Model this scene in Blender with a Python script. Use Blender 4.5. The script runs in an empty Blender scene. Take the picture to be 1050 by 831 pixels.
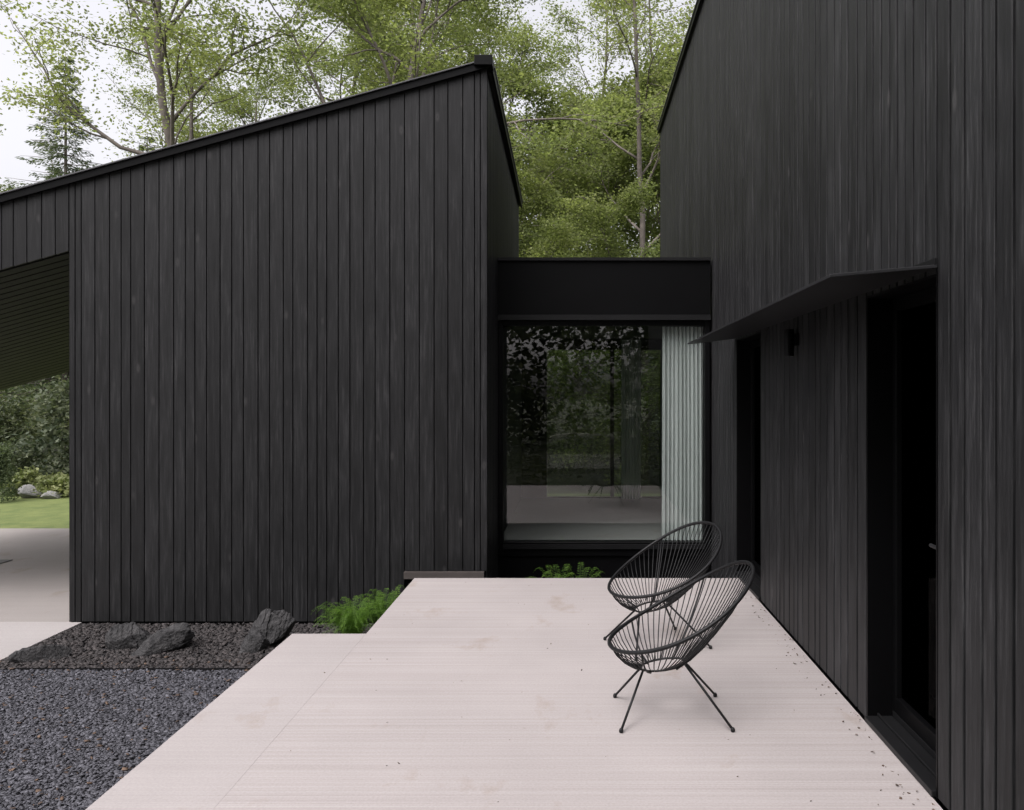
import bpy, math, random
import numpy as np
from mathutils import Vector, Matrix
random.seed(7); rng=np.random.default_rng(7)
S=bpy.context.scene; C=S.collection
S.view_settings.view_transform='Standard'; S.view_settings.look='None'; S.view_settings.exposure=0

# ---------------------------------------------------------------- node helpers
class M:
    def __init__(s,name):
        s.m=bpy.data.materials.new(name); s.m.use_nodes=True; s.nt=s.m.node_tree
        s.n=s.nt.nodes; s.b=s.n['Principled BSDF']; s.out=s.n['Material Output']
    def add(s,t,**k):
        x=s.n.new(t)
        for a,v in k.items(): setattr(x,a,v)
        return x
    def L(s,a,b): s.nt.links.new(a,b)
    def set(s,node,**k):
        for a,v in k.items(): node.inputs[a.replace('_',' ')].default_value=v
    def coord(s,scale=(1,1,1),island=0.0):
        t=s.add('ShaderNodeTexCoord'); mp=s.add('ShaderNodeMapping'); mp.inputs['Scale'].default_value=scale
        src=t.outputs['Object']
        if island:
            g=s.add('ShaderNodeNewGeometry'); mu=s.add('ShaderNodeMath',operation='MULTIPLY'); mu.inputs[1].default_value=island
            s.L(g.outputs['Random Per Island'],mu.inputs[0]); cb=s.add('ShaderNodeCombineXYZ')
            s.L(mu.outputs[0],cb.inputs[0]); s.L(mu.outputs[0],cb.inputs[1]); s.L(mu.outputs[0],cb.inputs[2])
            va=s.add('ShaderNodeVectorMath',operation='ADD'); s.L(src,va.inputs[0]); s.L(cb.outputs[0],va.inputs[1]); src=va.outputs[0]
        s.L(src,mp.inputs['Vector']); return mp.outputs[0]
    def noise(s,co,scale,detail=4,rough=.55):
        x=s.add('ShaderNodeTexNoise'); x.inputs['Scale'].default_value=scale; x.inputs['Detail'].default_value=detail
        x.inputs['Roughness'].default_value=rough; s.L(co,x.inputs['Vector']); return x.outputs['Fac']
    def ramp(s,f,stops):
        r=s.add('ShaderNodeValToRGB'); e=r.color_ramp.elements
        e[0].position=stops[0][0]; e[0].color=(*stops[0][1],1); e[1].position=stops[-1][0]; e[1].color=(*stops[-1][1],1)
        for p,c in stops[1:-1]:
            q=e.new(p); q.color=(*c,1)
        s.L(f,r.inputs[0]); return r.outputs[0]
    def mix(s,a,b,f,mode='MIX'):
        x=s.add('ShaderNodeMix',data_type='RGBA',blend_type=mode)
        for v,i in ((f,0),(a,6),(b,7)):
            if hasattr(v,'is_linked'): s.L(v,x.inputs[i])
            elif i==0: x.inputs[0].default_value=v
            else: x.inputs[i].default_value=(*v,1)
        return x.outputs[2]
    def bump(s,h,st,dist=.01):
        b=s.add('ShaderNodeBump'); b.inputs['Strength'].default_value=st; b.inputs['Distance'].default_value=dist
        s.L(h,b.inputs['Height']); s.L(b.outputs[0],s.b.inputs['Normal'])
    def col(s,c):
        if hasattr(c,'is_linked'): s.L(c,s.b.inputs['Base Color'])
        else: s.b.inputs['Base Color'].default_value=(*c,1)
    def isl(s):
        return s.add('ShaderNodeNewGeometry').outputs['Random Per Island']

def wood_mat(name='black_stained_wood',f=1.0,v_=1.0):
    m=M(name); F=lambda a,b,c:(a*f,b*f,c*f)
    co=m.coord((1,1,.05),17.0)
    g=m.noise(co,46,6,.75)
    ga=m.noise(m.coord((1,1,.12),9.0),13,5,.68)
    co2=m.coord((1,1,.5),5.0); g2=m.noise(co2,5,5,.6)
    co3=m.coord((1,1,.42),3.0)
    v=m.add('ShaderNodeTexVoronoi'); v.inputs['Scale'].default_value=4.6; m.L(co3,v.inputs['Vector'])
    kn=m.ramp(v.outputs['Distance'],[(0.0,(.15,.15,.15)),(.045,(1,1,1)),(.08,(0.45,)*3),(.115,(0,0,0))])
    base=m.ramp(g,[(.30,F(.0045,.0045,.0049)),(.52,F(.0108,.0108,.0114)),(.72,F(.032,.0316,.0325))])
    base=m.mix(base,m.ramp(ga,[(.3,(.76,)*3),(.7,(1.32,)*3)]),1.0,'MULTIPLY')
    bl=m.ramp(g2,[(.3,(.82,)*3),(.7,(1.2,)*3)])
    c=m.mix(base,bl,1.0,'MULTIPLY')
    ir=m.ramp(m.isl(),[(0,(.72,)*3),(1,(1.30,)*3)])
    c=m.mix(c,ir,1.0,'MULTIPLY')
    fk=m.add('ShaderNodeMath',operation='MULTIPLY'); m.L(kn,fk.inputs[0]); fk.inputs[1].default_value=.68
    c=m.mix(c,F(.046,.044,.044),fk.outputs[0])
    m.col(c); m.bump(g,.55,.004)
    rr=m.add('ShaderNodeMapRange'); rr.inputs[3].default_value=.40; rr.inputs[4].default_value=.72; m.L(g,rr.inputs[0]); m.L(rr.outputs[0],m.b.inputs['Roughness'])
    m.set(m.b,Specular_IOR_Level=.28); return m.m
def plain(name,c,rough=.5,metal=0,nz=.15,scale=8,spec=.5,bump=0):
    m=M(name); co=m.coord(); f=m.noise(co,scale,5)
    lo=tuple(x*(1-nz) for x in c); hi=tuple(x*(1+nz) for x in c)
    m.col(m.ramp(f,[(.3,lo),(.7,hi)])); m.set(m.b,Roughness=rough,Metallic=metal,Specular_IOR_Level=spec)
    if bump: m.bump(m.noise(co,scale*8,4),bump,.01)
    return m.m
def concrete(name,c,streak=1.0):
    m=M(name); big=m.noise(m.coord(),.8,4,.55); fine=m.noise(m.coord((1,1,1)),90,3)
    st=m.noise(m.coord((.10,60,1)),3.0,3,.6)
    st2=m.noise(m.coord((.06,12,1)),3.0,3,.55)
    spots=m.noise(m.coord((1.3,.8,1),0),1.7,6,.66)
    sp2=m.noise(m.coord((1,1,1),0),14,5,.7)
    k=m.ramp(big,[(.3,tuple(x*.91 for x in c)),(.7,tuple(x*1.04 for x in c))])
    if streak:
        s=streak
        k=m.mix(k,m.ramp(st,[(.3,(1-.17*s,1-.185*s,1-.19*s)),(.62,(1.03,)*3)]),1.0,'MULTIPLY')
        k=m.mix(k,m.ramp(st2,[(.3,(1-.09*s,1-.10*s,1-.105*s)),(.65,(1.02,)*3)]),1.0,'MULTIPLY')
    k=m.mix(k,m.ramp(fine,[(.3,(.92,)*3),(.7,(1.06,)*3)]),1.0,'MULTIPLY')
    k=m.mix(k,m.ramp(spots,[(.27,(.83,.77,.70)),(.41,(1,1,1))]),1.0,'MULTIPLY')
    k=m.mix(k,m.ramp(sp2,[(.24,(.74,.70,.66)),(.31,(1,1,1))]),1.0,'MULTIPLY')
    m.col(k); m.set(m.b,Roughness=.8,Specular_IOR_Level=.25); m.bump(st if streak else fine,.25,.003); return m.m
def leaf_mat(name,dark,light,trans=.45,patch=.35,pr=((.82,.85,.85),(1.12,1.08,1.0))):
    m=M(name)
    r=m.isl(); co=m.coord(); p=m.noise(co,patch,3)
    c1=m.ramp(r,[(0,dark),(1,light)])
    c=m.mix(c1,m.ramp(p,[(.35,pr[0]),(.65,pr[1])]),1.0,'MULTIPLY')
    m.col(c); m.set(m.b,Roughness=.6,Specular_IOR_Level=.25)
    t=m.add('ShaderNodeBsdfTranslucent'); m.L(m.mix(c,(1.45,1.55,1.05),1.0,'MULTIPLY'),t.inputs[0])
    mx=m.add('ShaderNodeMixShader'); mx.inputs[0].default_value=trans
    m.L(m.b.outputs[0],mx.inputs[1]); m.L(t.outputs[0],mx.inputs[2]); m.L(mx.outputs[0],m.out.inputs[0]); return m.m
def glass_mat(name,tint=(.62,.68,.66),refl=1.0,ior=1.75):
    # thin pane: same reflectance from both faces
    m=M(name); m.n.remove(m.b)
    f=m.add('ShaderNodeFresnel'); gm=m.add('ShaderNodeNewGeometry'); mr=m.add('ShaderNodeMapRange')
    mr.inputs[3].default_value=ior; mr.inputs[4].default_value=1/ior; m.L(gm.outputs['Backfacing'],mr.inputs[0]); m.L(mr.outputs[0],f.inputs[0])
    t=m.add('ShaderNodeBsdfTransparent'); t.inputs[0].default_value=(*tint,1)
    g=m.add('ShaderNodeBsdfGlossy'); g.inputs['Roughness'].default_value=.0; g.inputs[0].default_value=(refl,refl,refl,1)
    mx=m.add('ShaderNodeMixShader'); m.L(f.outputs[0],mx.inputs[0]); m.L(t.outputs[0],mx.inputs[1]); m.L(g.outputs[0],mx.inputs[2])
    m.L(mx.outputs[0],m.out.inputs[0]); return m.m
def stone_mat(name,a,b,rough=.75):
    m=M(name); co=m.coord(); c=m.ramp(m.isl(),[(0,a),(1,b)])
    f=m.noise(co,35,4); c=m.mix(c,m.ramp(f,[(.3,(.75,)*3),(.7,(1.25,)*3)]),1.0,'MULTIPLY')
    m.col(c); m.set(m.b,Roughness=rough); return m.m

WOOD=wood_mat('black_stained_wood',.95); WOODR=wood_mat('black_stained_wood_lit',1.55); WOODC=wood_mat('black_soffit_wood',.22)  # WOODR: same wood lightened to stand in for light on the right wall
BACK=plain('black_backing_shade',(.002,.002,.0022),.9,spec=.05)
METAL=plain('black_painted_metal',(.0025,.0025,.0028),.45,nz=.12,scale=3,spec=.12)
METAL2=plain('dark_satin_metal',(.009,.009,.0095),.45,nz=.15,scale=2,spec=.25)
CAN=plain('canopy_metal',(.020,.020,.0215),.45,nz=.2,scale=2,spec=.3)
EDGE=plain('coping_edge_highlight',(.10,.10,.105),.35,nz=.1)  # pale tone paints the highlight along the dark coping edges
ROOF=plain('dark_roofing',(.03,.03,.03),.9)
DECK=concrete('brushed_concrete',(.378,.347,.336),.95)
DECK2=concrete('smooth_concrete',(.350,.321,.311),.35)
PATH=concrete('pale_concrete',(.36,.335,.325),.2)
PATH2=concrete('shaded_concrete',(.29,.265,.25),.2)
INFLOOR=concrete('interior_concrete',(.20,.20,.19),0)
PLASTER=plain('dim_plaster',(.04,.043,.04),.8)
GLASS=glass_mat('window_glass',(.84,.87,.86),1,1.85); RGLASS=glass_mat('rear_window_glass',(.22,.26,.23),1,1.5); DGLASS=glass_mat('dark_door_glass',(.1,.1,.1),.05,1.5)  # RGLASS: dimness of the view is put into the dark tint
CORD=plain('black_cord',(.007,.007,.0075),.5,spec=.3)
MAT=plain('grey_rubber',(.12,.115,.11),.8)
BARK=plain('grey_bark',(.14,.12,.105),.9,nz=.4,scale=3,bump=.5)
LEAF=leaf_mat('deciduous_leaves',(.13,.16,.06),(.25,.28,.115),.5)
LEAF2=leaf_mat('fresh_leaves',(.165,.195,.075),(.31,.34,.155),.5)
LEAFD=leaf_mat('woodland_leaves',(.10,.13,.05),(.21,.235,.11),.45,.18)
NEEDLE=leaf_mat('spruce_needles',(.06,.085,.045),(.135,.165,.09),.35,.5)
FERN=leaf_mat('fern_green',(.045,.10,.014),(.14,.25,.038),.4,5)
SHRUB=leaf_mat('shrub_leaves',(.02,.03,.016),(.065,.085,.04),.3,1.0,((.5,.55,.55),(1.3,1.2,1.0)))
SHRUB2=leaf_mat('light_shrub_leaves',(.035,.05,.028),(.12,.14,.08),.3,.6,((.5,.55,.55),(1.4,1.3,1.1)))
GREY=leaf_mat('grey_green_leaves',(.06,.08,.05),(.16,.18,.12),.3,1.2)
PALE=leaf_mat('variegated_leaves',(.12,.15,.05),(.30,.32,.17),.3,2)
SLATE=stone_mat('slate_gravel',(.036,.036,.043),(.112,.111,.127))
BROWN=stone_mat('brown_gravel',(.014,.012,.012),(.060,.051,.049))
DEBRIS=stone_mat('dry_debris',(.05,.03,.02),(.14,.09,.06))
PSTONE=stone_mat('pale_stone',(.2,.2,.19),(.3,.29,.28))
m=M('gravel_bed'); m.col(m.ramp(m.noise(m.coord(),40,5),[(.3,(.018,.017,.02)),(.7,(.055,.052,.058))])); m.set(m.b,Roughness=.9); GBED=m.m
m=M('lawn_grass'); m.col(m.ramp(m.noise(m.coord(),3,6,.7),[(.3,(.085,.12,.03)),(.7,(.17,.20,.06))])); m.set(m.b,Roughness=.9); m.bump(m.noise(m.coord(),60,3),.6,.03); LAWN=m.m
m=M('forest_floor'); m.col(m.ramp(m.noise(m.coord(),1.2,6,.7),[(.3,(.02,.024,.01)),(.7,(.05,.055,.025))])); m.set(m.b,Roughness=.95); FLOOR=m.m
m=M('rock_slate'); st=m.noise(m.coord((6,1.0,4)),3.5,6,.7); fi=m.noise(m.coord(),25,5)
m.col(m.mix(m.ramp(st,[(.3,(.018,.018,.019)),(.7,(.080,.077,.077))]),m.ramp(fi,[(.3,(.7,)*3),(.7,(1.2,)*3)]),1.0,'MULTIPLY')); m.set(m.b,Roughness=.75,Specular_IOR_Level=.3); m.bump(st,.8,.05); ROCK=m.m
m=M('curtain_fabric'); m.col(m.ramp(m.noise(m.coord((8,8,1)),6,3),[(.3,(.58,.61,.59)),(.7,(.66,.69,.67))])); m.set(m.b,Roughness=.9)
t=m.add('ShaderNodeBsdfTranslucent'); t.inputs[0].default_value=(.7,.74,.72,1); mx=m.add('ShaderNodeMixShader'); mx.inputs[0].default_value=.2
m.L(m.b.outputs[0],mx.inputs[1]); m.L(t.outputs[0],mx.inputs[2])
tp=m.add('ShaderNodeBsdfTransparent'); mx2=m.add('ShaderNodeMixShader'); mx2.inputs[0].default_value=.08
m.L(mx.outputs[0],mx2.inputs[1]); m.L(tp.outputs[0],mx2.inputs[2]); m.L(mx2.outputs[0],m.out.inputs[0]); CURT=m.m
BRSILL=plain('weathered_brown_sill',(.06,.05,.045),.7)

# ---------------------------------------------------------------- mesh builder
class MB:
    def __init__(s): s.v=[]; s.f=[]
    def box(s,x0,x1,y0,y1,z0,z1):
        i=len(s.v); s.v+=[(x0,y0,z0),(x1,y0,z0),(x1,y1,z0),(x0,y1,z0),(x0,y0,z1),(x1,y0,z1),(x1,y1,z1),(x0,y1,z1)]
        s.f+=[tuple(i+k for k in q) for q in ((0,3,2,1),(4,5,6,7),(0,1,5,4),(1,2,6,5),(2,3,7,6),(3,0,4,7))]; return s
    def poly(s,*p):
        i=len(s.v); s.v+=[tuple(q) for q in p]; s.f.append(tuple(range(i,i+len(p)))); return s
    def prism(s,pts,off):
        i=len(s.v); n=len(pts); s.v+=[tuple(p) for p in pts]+[tuple(Vector(p)+Vector(off)) for p in pts]
        s.f.append(tuple(range(i,i+n))[::-1]); s.f.append(tuple(range(i+n,i+2*n)))
        for k in range(n): s.f.append((i+k,i+(k+1)%n,i+n+(k+1)%n,i+n+k))
        return s
    def tube(s,pts,r,seg=6,closed=False):
        pts=[Vector(p) for p in pts]; n=len(pts); base=len(s.v)
        rs=r if isinstance(r,(list,tuple)) else [r]*n
        up=None
        for k,p in enumerate(pts):
            a=pts[(k-1)%n] if (closed or k>0) else p; b=pts[(k+1)%n] if (closed or k<n-1) else p
            t=(b-a).normalized()
            if up is None:
                up=Vector((0,0,1)) if abs(t.z)<.9 else Vector((1,0,0))
            u=(up-t*up.dot(t)).normalized(); w=t.cross(u); up=u
            for j in range(seg):
                an=2*math.pi*j/seg; s.v.append(tuple(p+(u*math.cos(an)+w*math.sin(an))*rs[k]))
        for k in range(n if closed else n-1):
            a=base+k*seg; b=base+((k+1)%n)*seg
            for j in range(seg): s.f.append((a+j,a+(j+1)%seg,b+(j+1)%seg,b+j))
        if not closed:
            s.f.append(tuple(base+j for j in range(seg))[::-1]); s.f.append(tuple(base+(n-1)*seg+j for j in range(seg)))
        return s
    def build(s,name,mat,parent=None,smooth=False,bevel=0):
        me=bpy.data.meshes.new(name); me.from_pydata(s.v,[],s.f); me.update()
        me.materials.append(mat)
        if smooth: me.shade_smooth()
        o=bpy.data.objects.new(name,me); C.objects.link(o)
        if parent: o.parent=parent
        if bevel:
            b=o.modifiers.new('bevel','BEVEL'); b.width=bevel; b.segments=2; b.limit_method='ANGLE'
        return o
def empty(name,loc,label,cat,group=None):
    e=bpy.data.objects.new(name,None); e.empty_display_size=.3; C.objects.link(e); e.location=loc
    e['label']=label; e['category']=cat
    if group: e['group']=group
    return e
def tag(o,label,cat,group=None):
    o['label']=label; o['category']=cat
    if group: o['group']=group
    return o
def kind(o,k,label=None,cat=None):
    o['kind']=k
    if label: o['label']=label
    if cat: o['category']=cat
    return o
def quads(name,V,mat,parent=None):
    n=len(V); me=bpy.data.meshes.new(name); me.vertices.add(n*4); me.vertices.foreach_set('co',V.reshape(-1).astype(np.float32))
    me.loops.add(n*4); me.loops.foreach_set('vertex_index',np.arange(n*4,dtype=np.int32))
    me.polygons.add(n); me.polygons.foreach_set('loop_start',np.arange(0,n*4,4,dtype=np.int32))
    me.update(calc_edges=True); me.validate(); me.materials.append(mat)
    o=bpy.data.objects.new(name,me); C.objects.link(o)
    if parent: o.parent=parent
    return o
def leafquads(c,size,flat=.35,asp=.55):
    n=len(c); a=rng.normal(size=(n,3)); a[:,2]*=flat*1.4; a/=np.linalg.norm(a,axis=1)[:,None]
    b=rng.normal(size=(n,3)); b[:,2]*=flat*1.6; b-=a*(a*b).sum(1)[:,None]; b/=np.linalg.norm(b,axis=1)[:,None]+1e-9
    L=(size*rng.uniform(.6,1.3,n))[:,None]; a=a*L*.5; b=b*L*.5*asp
    return np.stack([c-a,c+b-a*.1,c+a,c-b-a*.1],axis=1)

# ---------------------------------------------------------------- boards
def boards(name,origin,du,nrm,segs,mat,parent,t=.022,gap=.009,seed=1,butt=.12,c=.0025):
    R=random.Random(seed); mb=MB(); du=Vector(du); nrm=Vector(nrm); O=Vector(origin)
    def one(u0,u1,b0,b1,t0,t1):
        a=u0+gap/2; d=u1-gap/2
        def P(u,z,o): return tuple(O+du*u+nrm*o+Vector((0,0,z)))
        i=len(mb.v)
        tt=t+R.uniform(-.0006,.0006)
        mb.v+= [P(a,b0,0),P(d,b1,0),P(d,t1,0),P(a,t0,0),
                P(a,b0,tt-c),P(d,b1,tt-c),P(d,t1,tt-c),P(a,t0,tt-c),
                P(a+c,b0,tt),P(d-c,b1,tt),P(d-c,t1,tt),P(a+c,t0,tt)]
        for q in range(2):
            for k in range(4):
                x=i+q*4; mb.f.append((x+k,x+(k+1)%4,x+4+(k+1)%4,x+4+k))
        mb.f.append((i+8,i+9,i+10,i+11))
    for (u0,u1,fb,ft) in segs:
        ws=[]; tot=0; L=u1-u0
        while tot<L: 
            w=R.choice([.095,.115,.115,.135,.145]); ws.append(w); tot+=w
        k=L/tot; u=u0
        for w in ws:
            w*=k; b0,b1,t0,t1=fb(u),fb(u+w),ft(u),ft(u+w)
            if R.random()<butt and t0-b0>2:
                zz=R.uniform(b0+.6,t0-.6); one(u,u+w,b0,b1,zz-.0012,zz-.0012); one(u,u+w,zz+.0012,zz+.0012,t0,t1)
            else: one(u,u+w,b0,b1,t0,t1)
            u+=w
    return mb.build(name,mat,parent)

# ================================================================ SETTING
G=-.55
DE=3.02
kind(MB().poly((-250,-250,G-.06),(250,-250,G-.06),(250,250,G-.06),(-250,250,G-.06)).build('ground',FLOOR),'structure')
kind(MB().poly((-16,11,G-.03),(30,11,G-.03),(30,18,G-.03),(-16,17.5,G-.03)).poly((-24,11,G-.03),(-16,11,G-.03),(-16,17.5,G-.03),(-24,17.5,G-.03)).build('lawn',LAWN),'structure')
kind(MB().poly((-4.8,1,G-.012),(-1,1,G-.012),(-1,8.7,G-.012),(-4.8,8.7,G-.012)).poly((-1,7,G-.012),(1.6,7,G-.012),(1.6,8.8,G-.012),(-1,8.8,G-.012)).build('gravel_ground',GBED),'structure')
kind(MB().box(-1.477,1.50,DE,7.16,-.22,0).build('terrace',DECK,bevel=.0012),'structure')
kind(MB().box(-2.0,-1.4780,DE,5.51,-.22,-.0008).build('terrace_extension',DECK2,bevel=.0012),'structure')
kind(MB().box(-1.3,1.3,DE+.3,6.9,-.6,-.225).build('terrace_base',BACK),'structure')
kind(MB().box(-12,-4.8,-1,7.60,-.65,G+.02).build('path',PATH,bevel=.005),'structure')
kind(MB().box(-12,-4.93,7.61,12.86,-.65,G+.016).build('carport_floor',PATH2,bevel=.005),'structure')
def stones(name,x0,x1,y0,y1,n,smin,smax,z,mat,pw=2.2,flat=.3):
    c=np.stack([rng.uniform(x0,x1,n),rng.uniform(y0,y1,n),np.full(n,z)+rng.uniform(-.004,.008,n)],1)
    s=smin+(smax-smin)*rng.uniform(0,1,n)**pw
    base=np.array([(-1,-1,-1),(1,-1,-1),(1,1,-1),(-1,1,-1),(-1,-1,1),(1,-1,1),(1,1,1),(-1,1,1)],float)*.5
    V=base[None]*(1+rng.uniform(-.45,.25,(n,8,3))); V[:,:,2]*=flat; V[:,:,1]*=rng.uniform(.45,.9,n)[:,None]; V*=s[:,None,None]
    a=rng.uniform(0,6.28,n); tx=rng.normal(0,.22,n); ty=rng.normal(0,.22,n)
    z3=V[:,:,2]+V[:,:,0]*tx[:,None]+V[:,:,1]*ty[:,None]
    X=V[:,:,0]*np.cos(a)[:,None]-V[:,:,1]*np.sin(a)[:,None]; Y=V[:,:,0]*np.sin(a)[:,None]+V[:,:,1]*np.cos(a)[:,None]
    V=np.stack([X,Y,z3],2)+c[:,None]
    f=np.array([(0,3,2,1),(4,5,6,7),(0,1,5,4),(1,2,6,5),(2,3,7,6),(3,0,4,7)])
    F=(f[None]+8*np.arange(n)[:,None,None]).reshape(-1)
    me=bpy.data.meshes.new(name); me.vertices.add(n*8); me.vertices.foreach_set('co',V.reshape(-1).astype(np.float32))
    me.loops.add(len(F)); me.loops.foreach_set('vertex_index',F.astype(np.int32)); me.polygons.add(n*6); me.polygons.foreach_set('loop_start',np.arange(0,n*24,4,dtype=np.int32))
    me.update(calc_edges=True); me.materials.append(mat); o=bpy.data.objects.new(name,me); C.objects.link(o); return o
kind(stones('gravel',-4.79,-1.9,3.7,6.32,60000,.010,.030,G,SLATE,1.8,.26),'stuff','dark grey slate gravel beside the concrete terrace','gravel')
kind(stones('bed_gravel',-4.79,-1.5,6.35,7.58,13000,.012,.042,G+.002,BROWN,1.6,.4),'stuff','brown-black crushed stone bed along the wall','gravel')
kind(stones('debris',-4.79,-2.05,4.0,6.6,500,.010,.035,G+.010,DEBRIS,1.5,.12),'stuff','small dry brown leaf debris scattered on the gravel','leaf debris')
kind(stones('debris',1.36,1.49,3.1,7.1,130,.004,.016,.002,DEBRIS,1.5,.15),'stuff','fine brown debris gathered at the wall foot','leaf debris')
kind(stones('debris',-1.9,1.4,3.1,7.1,90,.003,.010,.002,DEBRIS,1.5,.15),'stuff','few brown specks lying on the terrace','leaf debris')
tag(MB().box(-4.55,-1.6,6.333,6.338,G-.05,G+.016).build('metal_edging',METAL2),'thin dark metal edging between two gravel beds','garden edging')

# ================================================================ BUILDING WITH CARPORT
fw=7.6
def rz(x,y=fw): return 4.86+.277*(x+.855)-.08*(y-fw)
def sz(x,y=fw): return 3.08+.277*(x+4.92)-.07*(y-fw)
A=empty('timber_building',(-4,9.5,G),'black timber-clad building with sloping roof and open carport','building')
def par(o,e):
    o.parent=e; o.matrix_parent_inverse=Matrix.Translation(-Vector(e.location)); return o
xl=-9.6; xr=-.875
mb=MB()
yb=11.8
mb.poly((-4.92,fw,G),(-1.66,fw,G),(-1.66,fw,-.1),(xr-.02,fw,-.1),(xr-.02,fw,rz(xr)),(-4.92,fw,rz(-4.92)))
mb.poly((xl,fw,sz(xl)),(-4.92,fw,sz(-4.92)),(-4.92,fw,rz(-4.92)),(xl,fw,rz(xl)))
mb.poly((xr-.02,fw,G),(xr-.02,yb,G),(xr-.02,yb,rz(xr,yb)),(xr-.02,fw,rz(xr)))
mb.poly((xr-.02,yb,G),(-4.92,yb,G),(-4.92,yb,rz(-4.92,yb)),(xr-.02,yb,rz(xr,yb)))
mb.poly((-4.92,yb,sz(-4.92,yb)),(xl,yb,sz(xl,yb)),(xl,yb,rz(xl,yb)),(-4.92,yb,rz(-4.92,yb)))
mb.poly((-4.93,fw,G),(-4.93,yb,G),(-4.93,yb,rz(-4.92,yb)),(-4.93,fw,rz(-4.92)))
mb.poly((xr-.03,fw,-.12),(xr-.03,fw,G),(-1.66,fw,G),(-1.66,fw,-.12))
par(mb.build('wall_core',BACK),A)
zb=lambda z:(lambda u:z)
par(boards('wall',(0,fw,0),(1,0,0),(0,-1,0),
   [(xl,-4.92,lambda u:sz(u),lambda u:rz(u)),(-4.92,-4.80,zb(G+.03),lambda u:rz(u)),(-4.80,-1.66,zb(G+.03),lambda u:rz(u)),(-1.66,-.98,zb(-.03),lambda u:rz(u)),(-.98,xr+.02,zb(-.03),lambda u:rz(u))],WOOD,None,seed=3,butt=.0,gap=.0085,c=.0015),A)
par(boards('side_wall',(xr-.002,0,0),(0,1,0),(1,0,0),[(fw,yb,zb(G+.03),lambda u:rz(xr,u))],WOOD,None,seed=5,butt=0,gap=.014),A)
mb=MB(); y=fw+.03
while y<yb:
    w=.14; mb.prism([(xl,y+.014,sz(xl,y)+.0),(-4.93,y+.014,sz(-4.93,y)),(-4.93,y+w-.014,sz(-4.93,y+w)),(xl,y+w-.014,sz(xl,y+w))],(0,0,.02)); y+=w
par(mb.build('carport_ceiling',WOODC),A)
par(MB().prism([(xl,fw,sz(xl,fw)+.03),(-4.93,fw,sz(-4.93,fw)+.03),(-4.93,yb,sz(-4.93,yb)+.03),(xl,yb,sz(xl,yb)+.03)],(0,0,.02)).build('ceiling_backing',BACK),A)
ov=.05
par(MB().prism([(xl-.1,fw-ov,rz(xl-.1,fw-ov)+.004),(xr+ov,fw-ov,rz(xr+ov,fw-ov)+.004),(xr+ov,yb+ov,rz(xr+ov,yb+ov)+.004),(xl-.1,yb+ov,rz(xl-.1,yb+ov)+.004)],(0,0,.05)).build('roof',ROOF),A)
par(MB().prism([(xl-.1,fw-ov-.012,rz(xl-.1)-.015),(xr+ov+.02,fw-ov-.012,rz(xr+ov+.02)-.015),(xr+ov+.02,fw-ov-.012,rz(xr+ov+.02)+.055),(xl-.1,fw-ov-.012,rz(xl-.1)+.055)],(0,.03,0)).build('roof_coping',METAL),A)
par(MB().prism([(xl-.1,fw-ov-.03,rz(xl-.1)+.057),(xr+ov+.02,fw-ov-.03,rz(xr+ov+.02)+.057),(xr+ov+.02,fw-ov-.03,rz(xr+ov+.02)+.068),(xl-.1,fw-ov-.03,rz(xl-.1)+.068)],(0,.12,0)).build('coping_cap',EDGE),A)
par(MB().prism([(xr+ov+.003,fw+.02,rz(xr,fw+.02)-.03),(xr+ov+.003,yb,rz(xr,yb)-.03),(xr+ov+.003,yb,rz(xr,yb)+.06),(xr+ov+.003,fw+.02,rz(xr,fw+.02)+.06)],(.02,0,0)).build('side_coping',METAL),A)
par(MB().prism([(xr+ov+.003,fw+.1,rz(xr,fw+.1)+.062),(xr+ov+.003,yb,rz(xr,yb)+.062),(xr+ov+.003,yb,rz(xr,yb)+.08),(xr+ov+.003,fw+.1,rz(xr,fw+.1)+.08)],(.03,0,0)).build('side_coping_cap',EDGE),A)
par(MB().box(xr-.10,xr+.075,fw-ov-.05,fw+.08,rz(xr)+.0,rz(xr)+.10).build('coping_end',METAL,bevel=.006),A)
par(MB().box(-1.66,xr-.01,fw-.06,fw-.001,-.10,-.035).build('wall_sill',BRSILL),A)
par(MB().box(-4.90,-1.67,fw-.012,fw-.002,G-.02,G+.026).build('wall_base_shadow',BACK),A)  # black strip painting the shadow under the raised wall boards

# ================================================================ GLAZED LINK
ly=8.64
Lk=empty('glazed_link',(.33,9,G),'low black flat-roofed link with large fixed window','building')
x0,x1=xr+.024,1.485
par(MB().box(x0,x1,ly-.06,ly+.1,2.56,3.15).build('fascia',METAL),Lk)
par(MB().box(x0,x1,ly-.09,12.4,3.152,3.185).build('roof',METAL2),Lk)
par(MB().box(x0,x1,ly-.085,ly-.01,2.50,2.557).build('fascia_ledge',METAL2),Lk)
W=bpy.data.objects.new('window',None); C.objects.link(W)
par(W,Lk)
wx0,wx1=-.80,1.43; wz0,wz1=.05,2.44
mb=MB(); mb.box(x0,wx0,ly-.03,ly+.12,-.1,2.498).box(wx1,x1,ly-.03,ly+.12,-.1,2.498).box(wx0+.001,wx1-.001,ly-.03,ly+.12,wz1,2.498).box(wx0+.001,wx1-.001,ly-.03,ly+.12,-.1,wz0)
f=mb.build('frame',METAL,bevel=.004); f.parent=W
g=MB().poly((wx0,ly+.03,wz0),(wx1,ly+.03,wz0),(wx1,ly+.03,wz1),(wx0,ly+.03,wz1)).build('glass',GLASS); g.parent=W
sl=MB().box(wx0+.002,wx1-.002,ly-.055,ly-.032,-.02,.03).build('sill',METAL2); sl.parent=W
par(MB().box(x0,x1,ly,ly+.2,G-.05,-.105).build('base_wall',METAL),Lk)
by=12.3
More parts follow.
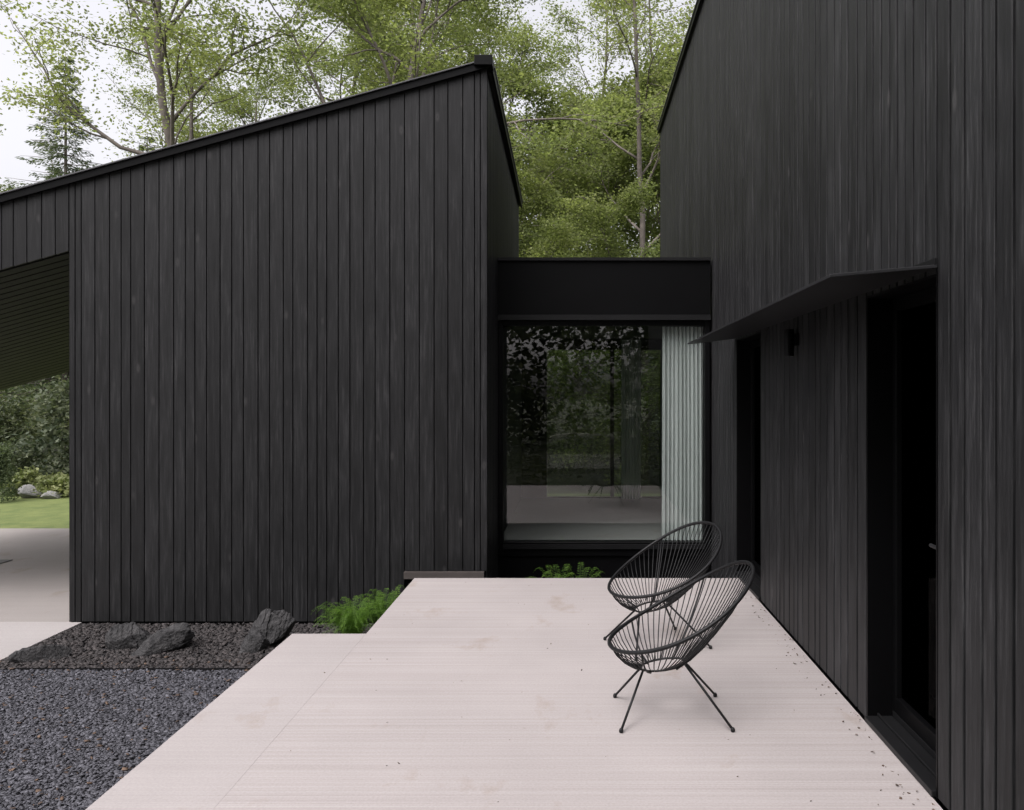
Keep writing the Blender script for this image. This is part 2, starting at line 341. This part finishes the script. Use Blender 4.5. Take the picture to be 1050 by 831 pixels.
mb=MB(); mb.poly((x0,ly+.12,0.04),(x1,ly+.12,0.04),(x1,by,0.04),(x0,by,0.04)); par(mb.build('interior_floor',INFLOOR),Lk)
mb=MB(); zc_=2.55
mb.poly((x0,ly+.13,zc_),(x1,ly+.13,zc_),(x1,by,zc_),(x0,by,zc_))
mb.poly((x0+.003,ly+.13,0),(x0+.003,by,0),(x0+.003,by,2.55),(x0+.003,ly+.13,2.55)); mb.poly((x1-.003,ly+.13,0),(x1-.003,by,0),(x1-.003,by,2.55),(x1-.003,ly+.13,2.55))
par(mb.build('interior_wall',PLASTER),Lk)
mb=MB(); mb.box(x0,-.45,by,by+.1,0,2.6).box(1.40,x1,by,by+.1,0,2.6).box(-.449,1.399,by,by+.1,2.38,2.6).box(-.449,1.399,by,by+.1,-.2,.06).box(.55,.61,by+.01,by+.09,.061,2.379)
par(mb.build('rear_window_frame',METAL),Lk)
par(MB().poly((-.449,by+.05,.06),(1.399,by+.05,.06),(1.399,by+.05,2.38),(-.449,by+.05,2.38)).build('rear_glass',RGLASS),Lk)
def curtain(name,xa,xb,y,z0,z1,lab,pitch=.045,amp=.026):
    mb=MB(); n=int((xb-xa)/pitch*12); R=random.Random(int(xa*100))
    ph=0; P=[]
    for k in range(n+1):
        u=k/n; ph+=R.uniform(.7,1.3)*2*math.pi/12
        P.append((xa+(xb-xa)*u,amp*math.sin(ph)*(.75+.25*math.sin(k*.13))))
    rows=7
    for r in range(rows):
        z=z0+(z1-z0)*r/(rows-1); sc=.85+.25*(1-r/(rows-1))
        for (px,py) in P: mb.v.append((px+.003*math.sin(z*1.3+px*5),y+py*sc,z))
    for r in range(rows-1):
        for k in range(n):
            a=r*(n+1)+k; mb.f.append((a,a+1,a+n+2,a+n+1))
    return tag(mb.build(name,CURT,smooth=True),lab,'curtain')
curtain('curtain',.97,1.47,ly+.10,.045,2.53,'pale grey-green pleated curtain behind the window')
curtain('curtain',.72,1.02,by-.12,.045,2.53,'pale grey-green pleated curtain at the rear window')

# ================================================================ TALL BUILDING
B=empty('timber_building',(4,5,G),'tall black timber-clad building with side doors and canopy','building')
wx=1.51; ys,ye=1.2,13.9; H=6.34; d1a,d1b=3.26,4.05; d2a,d2b=6.36,7.32; oz=2.20
mb=MB(); X=wx+.022
for a,b,z in ((ys,d1a,G),(d1a,d1b,oz),(d1b,d2a,G),(d2a,d2b,oz),(d2b,ye,G)): mb.poly((X,a,z),(X,b,z),(X,b,H),(X,a,H))
mb.poly((X,ye,G),(8,ye,G),(8,ye,H),(X,ye,H)); mb.poly((X,ys,G),(8,ys,G),(8,ys,H),(X,ys,H)); mb.poly((8,ys,G),(8,ye,G),(8,ye,H),(8,ys,H))
par(mb.build('wall_core',BACK),B)
z0=.012
top=zb(H)
par(boards('wall',(X,0,0),(0,1,0),(-1,0,0),[(ys,d1a,zb(z0),top),(d1a,d1b,zb(oz),top),(d1b,d2a,zb(z0),top),(d2a,d2b,zb(oz),top),(d2b,ly-.06,zb(z0-.3),top),(ly-.06,ye,zb(G),top)],WOODR,None,seed=11,butt=.06,gap=.018,c=.002),B)
par(MB().box(wx-.03,8.1,ys-.05,ye+.05,H+.003,H+.06).build('roof',ROOF),B)
par(MB().box(wx-.043,wx-.032,ys,ye+.05,H-.02,H+.055).build('roof_coping',METAL),B)
par(MB().box(wx-.055,wx+.03,ys,ye+.06,H+.062,H+.078).build('coping_cap',EDGE),B)
def door(ya,yb_,nm,handle):
    e=bpy.data.objects.new(nm,None); C.objects.link(e); par(e,B)
    r=.13; xa=wx+.002; xb=wx+.30
    mb=MB()
    mb.box(xa,xb,yb_-.012,yb_+.0,0.0,oz).box(xa,xb,ya,ya+.012,0,oz).box(xa,xb,ya+.0125,yb_-.0125,oz-.012,oz)
    o=mb.build('reveal',METAL); o.parent=e
    mb=MB(); X0=wx+r; X1=wx+r+.06; a=ya+.013; b=yb_-.013
    mb.box(X0,X1,a,a+.06,.06,oz-.013).box(X0,X1,b-.045,b,.06,oz-.013).box(X0,X1,a+.0605,b-.0455,oz-.08,oz-.013).box(X0,X1,a+.0605,b-.0455,.06,.14)
    o=mb.build('frame',METAL,bevel=.004); o.parent=e
    o=MB().poly((X0+.03,a+.06,.14),(X0+.03,b-.045,.14),(X0+.03,b-.045,oz-.08),(X0+.03,a+.06,oz-.08)).build('glass',DGLASS); o.parent=e
    mb=MB().box(wx-.015,X0-.002,a,b,.0+.002,.03).box(X0-.0,X1+.05,a,b,.002,.058).box(wx+.05,wx+.06,a,b,.031,.045)
    o=mb.build('sill',METAL2,bevel=.003); o.parent=e
    hy=handle
    o=MB().tube([(X0-.002,hy,1.02),(X0-.05,hy,1.02),(X0-.055,hy+.012,1.02),(X0-.055,hy+.12,1.02)],.009,8).box(X0-.008,X0-.001,hy-.02,hy+.02,.9,1.1).build('handle',CAN,smooth=False); o.parent=e
    o=MB().box(X1+.3,X1+.31,ya-.5,yb_+.5,0,oz).poly((X1,ya-.5,.0),(X1+.3,ya-.5,.0),(X1+.3,yb_+.5,.0),(X1,yb_+.5,.0)).build('dark_interior_backing',BACK); o.parent=e  # black sheet stands in for the darkness of the room behind the glass
door(d1a,d1b,'door',d1a+.10)
door(d2a,d2b,'door',d2a+.12)
mb=MB(); ca,cb=d1a-.01,7.38
top_=[(wx-.001,ca,2.235),(1.06,ca,2.195),(1.06,cb,2.170),(wx-.001,cb,2.225)]
mb.prism([(p[0],p[1],p[2]-.014) for p in top_],(0,0,.014))
par(mb.build('canopy',CAN,bevel=.002),B)
par(MB().box(wx-.012,wx-.0015,ca,cb,2.237,2.262).build('canopy_flashing',METAL2),B)
e=bpy.data.objects.new('wall_lamp',None); C.objects.link(e); par(e,B)
mb=MB(); mb.tube([(wx-.06,5.3,1.95),(wx-.06,5.3,2.13)],.033,16); o=mb.build('lamp_shade',METAL); o.parent=e
mb=MB().box(wx-.03,wx-.0005,5.26,5.34,2.02,2.10); o=mb.build('bracket',METAL); o.parent=e

# ================================================================ CHAIRS
def make_chair():
    e=empty('lounge_chair',(0,0,0),'black round cord lounge chair with thin metal legs','chair','cord lounge chairs on the terrace')
    N=60; dz=-.055
    def rim(th):
        c=math.cos(th); s=math.sin(th); t=(c+1)/2
        return Vector((.05+.375*c, .375*s*(1+.10*c), .375+.19*t+.225*t*t))
    rp=[rim(2*math.pi*k/96) for k in range(96)]
    MB().tube(rp,.0105,8,True).build('rim',CORD,e,True)
    def ring(th): return Vector((-.04+.12*math.cos(th),.085*math.sin(th),.30+dz+.035*((math.cos(th)+1)/2)))
    MB().tube([ring(2*math.pi*k/32) for k in range(32)],.006,6,True).build('seat_ring',CORD,e,True)
    def path(th):
        a=rim(th); b=ring(th)
        mid=(a+b)/2+Vector((0,0,-.045))+Vector((.03*math.cos(th),.03*math.sin(th),0))
        return [a*(1-t)**2+mid*2*t*(1-t)+b*t*t for t in (0,.25,.5,.75,1)]
    mb=MB()
    for k in range(N):
        mb.tube(path(2*math.pi*(k+.5)/N),.0030,5)
    mb.build('cord_seat',CORD,e,True)
    fr=MB(); ap={}
    for sx in (-1,1):
        for sy in (-1,1):
            r_=ring(math.atan2(sy*.4,sx)); ap[(sx,sy)]=Vector((r_.x,r_.y,r_.z-.006))
    for sy in (-1,1):
        for a_ in (60,128):
            fr.tube([p+Vector((0,0,-.009)) for p in path(math.radians(a_)*sy)],.005,6)
    fr.build('seat_frame',CORD,e,True)
    for (sx,sy),p in ap.items():
        foot=Vector((sx*.28,sy*.225,.012))
        l=MB(); l.tube([p,foot],.0066,8)
        rr=[.004,.010,.0115,.010,.005]; zz=[.0,.003,.010,.018,.024]
        l.tube([(foot.x,foot.y,z) for z in zz],rr,10)
        l.build('leg',CORD,e,True)
    return e
ch=make_chair()
def copy_thing(e):
    n=e.copy(); C.objects.link(n)
    for c in list(e.children):
        k=c.copy(); C.objects.link(k); k.parent=n
    return n
ch2=copy_thing(ch)
ch.location=(.505,4.13,0); ch.rotation_euler=(0,0,math.radians(1))
ch2.location=(.55,5.27,0); ch2.rotation_euler=(0,0,math.radians(24))

# ================================================================ ROCKS, FERNS
from mathutils import noise as mn
import bmesh
def R_(k,s):
    x=math.sin(k*127.1+s*311.7)*43758.5453; return x-math.floor(x)
def rock(loc,size,seed,rot,label,mat=None,lay=.085):
    bm=bmesh.new(); bmesh.ops.create_icosphere(bm,subdivisions=6,radius=1)
    R=random.Random(seed); pl=[(Vector((R.gauss(0,1),R.gauss(0,1),R.gauss(0,.8))).normalized(),R.uniform(.5,.8)) for k in range(11)]
    for v in bm.verts:
        p=v.co.copy(); q=p*1.1+Vector((seed*7.3,seed,0))
        p*=1+.32*mn.noise(q)+.08*mn.noise(q*3)
        for n,d in pl:
            if p.dot(n)>d: p-=n*(p.dot(n)-d)*.88
        w=(p.x*.8+p.z*.55+.12*mn.noise(p*2))*6; k=math.floor(w); fr=w-k
        p+=p.normalized()*(lay*(.5*fr+.8*(R_(k,seed)-.5))*.9)
        p+=p.normalized()*.025*mn.noise(Vector((p.x*12,p.y*3,p.z*9)))
        v.co=Vector((p.x*size[0],p.y*size[1],p.z*size[2]))
    me=bpy.data.meshes.new('rock'); bm.to_mesh(me); bm.free(); me.materials.append(mat or ROCK)
    o=bpy.data.objects.new('rock',me); C.objects.link(o); o.location=loc; o.rotation_euler=rot; return tag(o,label,'rock')
rock((-3.90,6.92,G+.04),(.22,.17,.14),1,(0,.45,.2),'low grey layered rock on the stone bed')
rock((-3.62,6.80,G+.03),(.29,.17,.14),4,(0,-.4,.3),'grey layered slate rock leaning on a lower one')
rock((-2.76,7.0,G+.08),(.19,.16,.24),2,(.1,.6,.3),'upright dark rock on the stone bed')
rock((-2.80,6.82,G+.03),(.19,.14,.13),6,(0,-.4,.9),'small dark rock beside an upright one')
rock((-4.50,6.62,G+.0),(.24,.15,.13),3,(0,.1,.5),'flat low dark rock by the concrete path')
def fern(name,loc,n,L,h,label,mat,seed,leaf=.035):
    R=random.Random(seed); Q=[]
    for k in range(n):
        az=R.uniform(0,2*math.pi); l=L*R.uniform(.55,1.15); hh=h*R.uniform(.6,1.1)
        d=Vector((math.cos(az),math.sin(az),0)); sd=Vector((-d.y,d.x,0)); prev=None
        b=Vector((R.gauss(0,.03),R.gauss(0,.03),0))
        st=36
        for i in range(st):
            t=i/(st-1); p=b+d*l*t**1.1+Vector((0,0,hh*math.sin(min(t*2.0,2.7))*(1-.1*t)))
            w=leaf*2.2*math.sin(math.pi*min(1,.12+t*.88))**.8+.004
            if i>1:
                dr=(p-prev).normalized()
                for s in (-1,1):
                    tip=p+sd*s*w+dr*w*.4+Vector((0,0,-.25*w+R.gauss(0,.005)))
                    hw=dr*leaf*.12
                    m_=(p+tip)/2
                    Q.append([p,m_+hw,tip,m_-hw])
                nx=sd*.0011; Q.append([prev-nx,prev+nx,p+nx,p-nx])
            prev=p
    V=np.array([[tuple(a) for a in q] for q in Q]); o=quads(name,V,mat); o.location=loc; return tag(o,label,'fern')
fern('fern',(-1.93,6.74,G),190,.29,.44,'bushy bright green fern beside the concrete terrace',FERN,1,.013)
fern('fern',(-1.70,6.95,G),110,.24,.49,'small bright green fern growing against the terrace edge',FERN,8,.013)
fern('fern',(-.2,7.85,G),34,.32,.49,'small fern growing in the gap below the window',FERN,2,.017)
fern('fern',(.05,8.0,G),10,.3,.46,'small fern growing in the gap below the window',FERN,3,.017)

# ================================================================ TREES
def decid(name,seed,Ht,r0,cr,first=.28,leaves=42,lsize=.13,mat=LEAF,label='',spread=.38,nl=15,density=1.0):
    R=random.Random(seed); mb=MB(); tw=[]
    def wig(p,d,L,n,r,r1,curl=.12,up=.0):
        pts=[p.copy()]; rs=[r]
        for i in range(n):
            d=(d+Vector((R.gauss(0,curl),R.gauss(0,curl),R.gauss(0,curl)+up))).normalized(); p=p+d*(L/n); pts.append(p.copy()); rs.append(r+(r1-r)*(i+1)/n)
        return pts,rs,d
    T,Tr,_=wig(Vector((0,0,-.1)),Vector((R.gauss(0,.04),R.gauss(0,.04),1)),Ht,14,r0,r0*.12,.06,.04)
    mb.tube(T,Tr,9)
    for i in range(nl):
        t=first+(1-first)*(i+R.random()*.6)/nl; t=min(t,.98); k=t*14; j=int(k); p=T[j].lerp(T[min(j+1,14)],k-j); r=r0*(1-t*.88)*.55
        az=i*2.4+R.uniform(-.4,.4); el=R.uniform(.25,.75)+t*.5
        L=cr*(1.15-.65*((t-first)/(1-first))**1.3)*R.uniform(.8,1.15)
        d=Vector((math.cos(az)*math.cos(el),math.sin(az)*math.cos(el),math.sin(el)))
        A1,R1,_=wig(p,d,L,8,r,r*.15,.16,.01); mb.tube(A1,R1,6)
        for q in range(7):
            tt=.25+.75*(q+R.random())/7; kk=min(tt*8,7.99); jj=int(kk); pp=A1[jj].lerp(A1[jj+1],kk-jj); dd=(A1[jj+1]-A1[jj]).normalized()
            sd=(dd+Vector((R.gauss(0,.7),R.gauss(0,.7),R.gauss(0,.45)))).normalized(); L2=L*.42*R.uniform(.6,1.2)*(1.25-tt*.6)
            rr=R1[jj]*.55; A2,R2,_=wig(pp,sd,L2,5,rr,.006,.18); mb.tube(A2,R2,4)
            for w in range(5):
                t3=.3+.7*(w+R.random())/5; k3=min(t3*5,4.99); j3=int(k3); p3=A2[j3].lerp(A2[j3+1],k3-j3)
                sd=Vector((R.gauss(0,1),R.gauss(0,1),R.gauss(0,.6))).normalized(); A3,R3,_=wig(p3,sd,L2*.45*R.uniform(.5,1.2),3,.008,.003,.2)
                if R.random()<.6: mb.tube(A3,R3,3)
                if R.random()<density:
                    tw+=A3[1:]+[A2[j3+1]]
    e=empty(name,(0,0,0),label,'tree'); mb.build('trunk',BARK,e,True)
    P=np.array([tuple(p) for p in tw]); n=int(len(P)*leaves/4)
    idx=rng.integers(0,len(P),n); c=P[idx]+rng.normal(0,spread*.6,(n,3))*np.array([1,1,.45])
    quads('crown',leafquads(c,lsize),mat,e); return e
ta=decid('maple_tree',1,15,.22,5.8,.30,72,.105,LEAF,'broadleaf tree with spreading limbs and yellow-green leaves',nl=16,density=.85,spread=.46)
tb=decid('maple_tree',5,17,.20,5.2,.33,72,.105,LEAF2,'broadleaf tree with light green airy crown',nl=17,density=.82,spread=.46)
tc=decid('birch_tree',9,17,.12,2.8,.35,26,.095,LEAF2,'slender tree with thin pale trunk and sparse leaves',nl=16,density=.75)
td=decid('understory_tree',12,9,.10,3.2,.12,66,.10,LEAF,'low dense broadleaf tree with layered green leaves',nl=16,spread=.42)
def place(e,x,y,rot,s,first=False,sz_=None,label=None):
    o=e if first else copy_thing(e); o.location=(x,y,G-.05); o.rotation_euler=(0,0,rot); o.scale=(s,s,sz_ or s)
    if label: o['label']=label
    o['group']='trees behind the house'; return o
place(ta,-5.0,20,0.3,1,True); place(ta,-2.6,33,4.1,1.1); place(ta,-9.5,31,5.3,1.1); place(ta,-13.6,31,1.0,1.0)
place(tb,-9.4,21,0,1,True); place(tb,6.5,32,3.4,1.1); place(tb,-3.4,25,5.0,1.0); place(tb,-7.0,27,2.2,1.0)
place(tc,1.85,21,0,1,True); place(tc,.3,27,2.2,1.05); place(tc,-15.3,29,4.0,.95); place(tc,3.3,26,5.0,1.05)
place(td,-1.2,19.5,0,.85,True); place(td,1.3,18.5,2.0,.70); place(td,.2,24,4.4,1.2); place(td,3.6,24,1.0,1.2); place(td,-1.0,29,5.8,1.5); place(td,2.2,29,3.1,1.45); place(td,-25,31,3.0,1.3); place(td,-28,34,.7,1.5)
def spruce(x,y,H,seed,w=.2):
    R=random.Random(seed); e=empty('spruce_tree',(x,y,G),'tall green spruce with drooping branches','tree','spruces behind the house')
    mb=MB(); mb.tube([(0,0,-.1),(0,0,H*.5),(0,0,H)],[.16,.09,.01],8); Q=[]
    h=1.2
    while h<H-.1:
        rad=(H-h)*w+.12; nb=R.randint(6,9)
        for k in range(nb):
            az=R.uniform(0,6.28); L=rad*R.uniform(.45,1.3); d=np.array([math.cos(az),math.sin(az),0])
            n=int(12+L*52); t=rng.uniform(.1,1,n); p=d[None]*(t*L)[:,None]; p[:,2]+=h-.32*L*t+.20*L*t**2
            sp=.22*L*(1.1-t)+.05; side=np.array([-d[1],d[0],0]); off=rng.normal(0,1,n)*sp; p+=side[None]*off[:,None]; p[:,2]-=abs(off)*.3+rng.uniform(0,.10,n)
            dirs=d[None]*.8+side[None]*np.sign(off)[:,None]*.7+np.array([0,0,-.35])[None]+rng.normal(0,.3,(n,3)); dirs/=np.linalg.norm(dirs,axis=1)[:,None]
            b=np.cross(dirs,rng.normal(size=(n,3))); b/=np.linalg.norm(b,axis=1)[:,None]
            l=rng.uniform(.09,.22,n)[:,None]; Q.append(np.stack([p,p+dirs*l*.5+b*.02,p+dirs*l,p+dirs*l*.5-b*.02],1))
            mb.tube([(0,0,h),tuple(d*L*.5+np.array([0,0,h-.1*L])),tuple(d*L+np.array([0,0,h-.1*L]))],[.02,.012,.004],4)
        h+=.34
    mb.build('trunk',BARK,e,True); quads('crown',np.concatenate(Q),NEEDLE,e); return e
spruce(-19.6,30,15.4,1,.27); spruce(-17.0,31,12.6,2,.2); spruce(-22.8,34,12.5,3,.22)
def wood(name,cx,n,ls,label,fh,mat=LEAFD):
    cl=[]; 
    for (x,y) in cx:
        h=fh(x)*random.uniform(.7,1.15); r=random.uniform(1.6,2.8); m_=int(h*5)
        for k in range(m_):
            z=random.uniform(.0,h); a=random.uniform(0,6.28); q=r*math.sqrt(max(.05,1-(z/h)**2.2))*random.uniform(.5,1)
            cl.append((x+q*math.cos(a),y+q*math.sin(a)*.6,z+G,random.uniform(.35,.8)))
    cl=np.array(cl); idx=rng.integers(0,len(cl),n); c=cl[idx,:3]+rng.normal(size=(n,3))*cl[idx,3:4]*np.array([1,1,.6])
    return kind(quads(name,leafquads(c,ls,.4),mat),'stuff',label,'woodland')
pts=[(x+random.uniform(-1,1),random.uniform(36,46)) for x in np.arange(-48,22,1.5)]+[(x,random.uniform(32,36)) for x in np.arange(-6,8,2.2)]
wood('woodland',pts,130000,.24,'dense green woodland behind the house',lambda x: 10.5 if x<-14 else 13.5)
pts=[(x+random.uniform(-1,1),random.uniform(-24,-15)) for x in np.arange(-24,22,1.1)]
wood('woodland',pts,75000,.42,'dense green woodland facing the terrace',lambda x:20,SHRUB2)
pts=[(x+random.uniform(-.5,.5),random.uniform(-2.5,-.5)) for x in np.arange(-8,9,.9)]
wood('undergrowth',pts,22000,.10,'low green garden planting facing the terrace',lambda x:.8,SHRUB2)
pts=[(x+random.uniform(-.4,.4),random.uniform(20,23)) for x in np.arange(-22,6,1.6)]
wood('undergrowth',pts,30000,.14,'dark shrubby undergrowth at the lawn edge',lambda x:2.4,SHRUB2)
def shrub(x,y,r,h,n,ls,mat,label,nm='shrub'):
    cl=[]
    for k in range(int(26*max(r,.5))+8):
        u=random.uniform(0,6.28); v=random.uniform(.05,1.45); q=random.uniform(.6,1.0)
        cl.append((r*q*math.cos(u)*math.cos(v),r*q*math.sin(u)*math.cos(v),h*q*math.sin(v)))
    cl=np.array(cl); idx=rng.integers(0,len(cl),n); c=cl[idx]+rng.normal(size=(n,3))*np.array([.16*r+.03,.16*r+.03,.06*h+.02]); c[:,2]=abs(c[:,2])
    o=quads(nm,leafquads(c,ls,.5),mat); o.location=(x,y,G); return tag(o,label,'shrub')
shrub(-12.2,18.2,.7,2.5,1800,.13,GREY,'large loose grey-green shrub at the lawn edge')
shrub(-13.6,18.6,.9,2.0,3000,.11,SHRUB2,'dark green shrub at the lawn edge')
shrub(-11.3,18.4,.6,1.6,2000,.10,SHRUB,'dark green shrub at the lawn edge')
shrub(-12.7,17.6,.5,1.1,2000,.08,GREY,'grey-green shrub at the lawn edge')
for i,(x,y,r) in enumerate([(-11.5,17.2,.42),(-12.2,17.3,.3),(-10.9,17.3,.35)]): shrub(x,y,r,.42+.1*(i%2),1200,.11,PALE,'low pale variegated shrub at the lawn edge')
shrub(-11.98,16.3,.26,1.15,4500,.05,NEEDLE,'small rounded conifer shrub on the lawn')
rock((-11.85,16.95,G+.08),(.32,.22,.16),12,(0,0,.4),'pale garden rock at the lawn edge',PSTONE,.02)
rock((-11.3,16.85,G+.03),(.22,.2,.12),14,(0,0,.9),'pale garden rock at the lawn edge',PSTONE,.02)
tag(MB().box(-9.3,-7.5,10.0,10.4,G+.018,G+.028).build('floor_mat',MAT,bevel=.003),'flat grey mat on the carport concrete','mat')

# ================================================================ LIGHT
w=bpy.data.worlds.new('World'); S.world=w; w.use_nodes=True; nt=w.node_tree; bg=nt.nodes['Background']
sky=nt.nodes.new('ShaderNodeTexSky'); sky.sky_type='NISHITA'; sky.sun_disc=False
el,az=math.radians(58),math.radians(215)
sky.sun_elevation=el; sky.sun_rotation=az; sky.dust_density=6; sky.air_density=1.2
hs=nt.nodes.new('ShaderNodeHueSaturation'); hs.inputs['Saturation'].default_value=.12; hs.inputs['Value'].default_value=2.05; nt.links.new(sky.outputs[0],hs.inputs['Color'])
tn=nt.nodes.new('ShaderNodeMix'); tn.data_type='RGBA'; tn.blend_type='MULTIPLY'; tn.inputs[0].default_value=1; tn.inputs[7].default_value=(1.01,.985,1.02,1)
nt.links.new(hs.outputs[0],tn.inputs[6]); nt.links.new(tn.outputs[2],bg.inputs[0]); bg.inputs[1].default_value=.15
sl=bpy.data.lights.new('sun','SUN'); sl.energy=.6; sl.angle=math.radians(25); sl.color=(1,.97,.93)
so=bpy.data.objects.new('sun',sl); C.objects.link(so)
d=Vector((math.sin(az)*math.cos(el),math.cos(az)*math.cos(el),math.sin(el)))
so.rotation_euler=d.to_track_quat('Z','Y').to_euler()
cam=bpy.data.cameras.new('camera'); cam.sensor_width=36; cam.lens=800/1050*36; cam.shift_x=-65/1050; cam.shift_y=-12.5/1050; cam.clip_end=1000
co=bpy.data.objects.new('camera',cam); C.objects.link(co); co.location=(0,0,1.7); co.rotation_euler=(math.pi/2,0,0); S.camera=co
